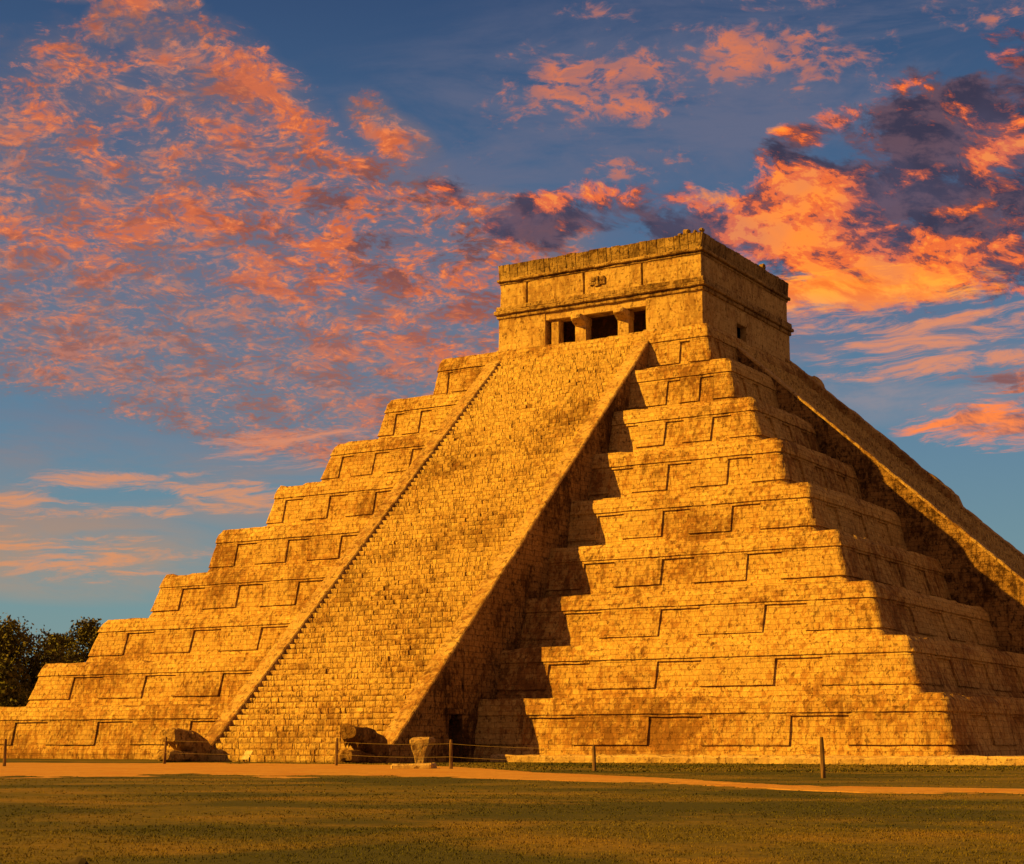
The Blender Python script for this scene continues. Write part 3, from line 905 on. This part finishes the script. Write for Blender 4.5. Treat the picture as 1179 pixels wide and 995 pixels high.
def union(bs):
    r = bs[0]
    for b in bs[1:]: r = r.max(b)
    return r
den = dz.max(0.)+.24
PX, PY = nt.dot(D, rt)/den, nt.dot(D, fw)/den
pl = nt.vec(PX, PY, 0.)
wv = nt.sep(nt.noisec(pl, 12., 3))
plw = nt.vec(PX+(wv[0]-.5)*.05, PY+(wv[1]-.5)*.05, 0.)
far = nt.step(A.abs(), 19., 40.)            # the rest of the sky round the compass
# high thin veil
veil_n = nt.noise(nt.vec(A*.11+E_*.08, E_*.42-A*.03, 2.), 1., 7, .64, .5)
veil = union([blob(620, 160, 560, 190, 15, .9), blob(1040, 400, 260, 100, 0, 1.2), blob(0, 625, 330, 75, -5, 1.5), blob(280, 560, 260, 60, -4, .9), blob(60, 520, 180, 50, 0, .9), blob(860, 110, 420, 120, 10, 1.3)])
va = (nt.step(veil_n, .34, .62)*veil.min(1.)).sat()
vc = nt.mix(nt.step(E_, 5., 13.), (.50, .28, .155), (.15, .155, .235))
vc = nt.mix(nt.step(E_, 14., 11., 0., 1.)*nt.step(A, 4., 9.), vc, (.46, .30, .27))
skycol = nt.mix(va*.70, base, vc)
def ncloud(v, scale, detail, rough, dist=0.): return nt.noise(v, scale, detail, rough, dist)
# altocumulus field on the left: many small puffs with blue between them
covA = union([blob(150, 330, 460, 172, -4), blob(420, 260, 340, 100, -14, 1.2), blob(330, 450, 330, 90, -8, .95), blob(260, 120, 200, 90, -30, .62), blob(20, 190, 170, 90, 0, .55), blob(100, 120, 170, 80, -10, .45), blob(560, 270, 150, 70, 0, 1.1), blob(190, 18, 40, 20, 0, .9), blob(60, 12, 150, 25, 0, .6), blob(450, 150, 90, 40, -30, .6), blob(520, 400, 160, 60, 0, .6), blob(130, 40, 60, 40, 40, .7)])
covA = (covA*2.1).min(1.)
clump = ncloud(plw, 19., 4, .58)
cell = ncloud(plw, 92., 5, .66)
low = nt.step(E_, 15., 9.)
large = ncloud(plw, 6.5, 5, .6, .3)
tA = clump*(.66-.26*low) + .13*low + cell*.72 - .06 + covA*.30 + (large-.5)*.42
dA = nt.step(tA, .79, 1.0)*nt.step(covA, .1, .5)
thick = nt.step(tA, .86, 1.06)
hot = (nt.step(large*.6+clump*.4, .45, .60)*.85 + blob(480, 250, 340, 110, -14, .6) - blob(200, 440, 440, 130, -6, .65)).sat()
puff = nt.step(ncloud(nt.vadd(plw, (.31, .2, 0.)), 40., 4, .62), .42, .60)
under = nt.step(ncloud(plw, 16., 6, .66), .46, .58)
cA = nt.mix(hot, (.40, .195, .165), (.68, .145, .05))
cA = nt.mix(puff*(.35+.5*hot)*nt.step(cell, .45, .62), cA, (1.0, .26, .075))
cA = nt.mix(under*(.50+.5*blob(480, 260, 280, 100, -10, 1.)).sat()*.92, cA, (.12, .062, .075))
skycol = nt.mix(nt.step(covA+(clump-.5)*1.2, .15, 1.)*.40, skycol, (.23, .16, .165))
skycol = nt.mix(dA*(.66+.30*thick), skycol, cA)
# bright scraps across the top right
covD = union([blob(700, 92, 210, 80, 8, 1.3), blob(890, 72, 220, 60, -4, 1.25), blob(630, 100, 90, 24, -8, 1.2), blob(690, 15, 70, 22, 0, .9), blob(900, 10, 140, 24, 0, .9), blob(1140, 40, 110, 50, 0, .9), blob(740, 186, 100, 32, 0, 1.0), blob(1010, 130, 140, 30, 0, .7), blob(560, 170, 90, 24, 0, .6)])
tD = ncloud(plw, 17., 3, .55)*.62 + ncloud(plw, 60., 5, .66)*.72 + covD*.30
dD = nt.step(tD, .86, 1.06)*nt.step(covD, .1, .4)
cD = nt.mix(nt.step(tD, .90, 1.10), (.25, .16, .19), (.74, .20, .085))
cD = nt.mix(nt.step(ncloud(plw, 30., 6, .68), .46, .60)*.6, cD, (.27, .15, .17))
skycol = nt.mix(dD*(.45+.45*nt.step(tD, .90, 1.15)), skycol, cD)
# big cumulus bank on the right, lit from below
wb_ = nt.sep(nt.noisec(nt.vec(A*.25, E_*.3, 1.), 1., 4))
pb2 = nt.vec(A*.085+(wb_[0]-.5)*.2, E_*.16+(wb_[1]-.5)*.2+A*.03, 4.)
covB = union([blob(960, 262, 280, 115, -8, 1.4), blob(1130, 200, 230, 150, 0, 1.45), blob(1060, 318, 260, 62, 0, 1.4), blob(820, 245, 140, 52, 10, 1.), blob(915, 172, 110, 36, 18, 1.0), blob(670, 232, 150, 50, 6, 1.15), blob(500, 225, 140, 40, -8, .5)])
nB = ncloud(pb2, 4.2, 9, .66, .2); nB2 = ncloud(nt.vadd(pb2, (.015, -.05, 0.)), 4.2, 8, .66, .2)
tB = nB*1.15+covB*.34
dB = nt.step(tB, .74, .92)*nt.step(covB, 0., .2)
litB = (.32 + (nB-nB2)*3.0 + (ncloud(nt.vadd(pb2, (3.1, .4, 0.)), 4.4, 8, .68)-.5)*5.2 + blob(970, 326, 240, 40, -4, .8) + blob(890, 240, 120, 70, 20, .35) - blob(1120, 130, 210, 75, 10, .55) - blob(700, 268, 170, 36, 0, .7) - blob(1090, 215, 150, 40, 15, .2)).sat()
dkB = nt.mix(nt.step(ncloud(pb2, 7., 7, .66), .42, .60), (.045, .038, .07), (.135, .075, .10))
cB = nt.mix(nt.step(litB, .05, .48), dkB, (.34, .075, .045))
cB = nt.mix(nt.step(litB, .40, .66), cB, (.95, .165, .026))
cB = nt.mix(nt.step(litB, .72, 1.05), cB, (1.15, .31, .03))
cB = nt.mix(nt.step(wb_[2], .4, .65, 0., .3), cB, (.14, .12, .2))
skycol = nt.mix(dB*.95, skycol, cB)
# glowing streaks under the bank, long low streaks on the left
stn = nt.noise(nt.vec(A*.24+E_*.16+(wb_[0]-.5)*.8, E_*1.7-A*.14+(wb_[1]-.5)*1.6, 7.), 1., 9, .72, .4)
covS = union([blob(980, 340, 210, 38, 0, 1.4), blob(1060, 382, 210, 44, -3, .95), blob(1080, 422, 210, 36, -3, 1.05), blob(1110, 485, 110, 40, 4, 1.2), blob(1170, 505, 130, 26, 4, 1.5), blob(1150, 455, 90, 30, 0, 1.1), blob(115, 562, 100, 24, 0, 1.0), blob(265, 570, 100, 30, -3, 1.0), blob(50, 590, 150, 24, -2, .95), blob(200, 593, 40, 14, 0, .9), blob(60, 640, 300, 40, -4, .95), blob(330, 512, 170, 34, 0, .8)])
tS = stn*1.6-.19+covS*.30
sd_ = nt.step(tS, .74, 1.04)*nt.step(covS, .05, .35)
sc_ = nt.mix(nt.step(E_, 15.2, 13.4), nt.mix(nt.step(ncloud(pb2, 6.5, 7, .66), .42, .60), (1.25, .42, .045), (.95, .20, .03)), nt.mix(nt.step(E_, 8., 10.), (.80, .30, .11), (.72, .27, .15)))
sc_ = nt.mix(blob(1125, 488, 160, 60, 4, 2.).sat(), sc_, nt.mix(nt.step(ncloud(pb2, 6., 6, .66)*1.3+(E_-10.9)*.16, .50, .78), (1.15, .26, .035), (.25, .10, .095)))
skycol = nt.mix(sd_*nt.step(E_, 9., 11., .74, .93), skycol, sc_)
# clouds elsewhere
gN = nt.noise(plw, 10., 6, .6, .2)
gl = nt.mix(nt.step(nt.noise(plw, 22., 3), .4, .6), (.60, .22, .12), (.13, .09, .13))
skycol = nt.mix(nt.step(gN, .48, .62)*far*.85, skycol, gl)
# warm band along the horizon on the sun's side
sunh = nt.step(nt.dot(D, (SUN.x, SUN.y, 0)), .1, .8)
skycol = nt.mix(sunh*nt.step(E_, 30., 3.)*.6, skycol, (.80, .36, .11))
out_ = nt.step(A.abs(), 20., 42.)  # unseen sky beyond the view, given an added warm tone to set shade fill
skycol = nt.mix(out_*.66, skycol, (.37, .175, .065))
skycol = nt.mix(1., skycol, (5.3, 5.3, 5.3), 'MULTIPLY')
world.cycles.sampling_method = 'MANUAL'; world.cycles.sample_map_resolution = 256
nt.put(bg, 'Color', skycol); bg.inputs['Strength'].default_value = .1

sun = bpy.data.lights.new('sun', 'SUN'); sun.energy = 5.; sun.angle = R(.53); sun.color = (1., .53, .045)
so = bpy.data.objects.new('sun', sun); so.rotation_euler = (-SUN).to_track_quat('-Z', 'Y').to_euler(); so.location = SUN*200; col.objects.link(so)

# ------------------------------------------------------------------ camera and colour
cam = bpy.data.cameras.new('camera'); cam.sensor_width = 36.; cam.lens = 1948.64/1179*36; cam.clip_end = 3000.; cam.clip_start = .1
co = bpy.data.objects.new('camera', cam); co.location = CAM; co.rotation_euler = (R(90)+PIT, 0, YAW); col.objects.link(co)
scene.camera = co
scene.view_settings.view_transform = 'Standard'; scene.view_settings.look = 'None'
scene.view_settings.exposure = .92; scene.view_settings.gamma = 1.
scene.cycles.max_bounces = 4
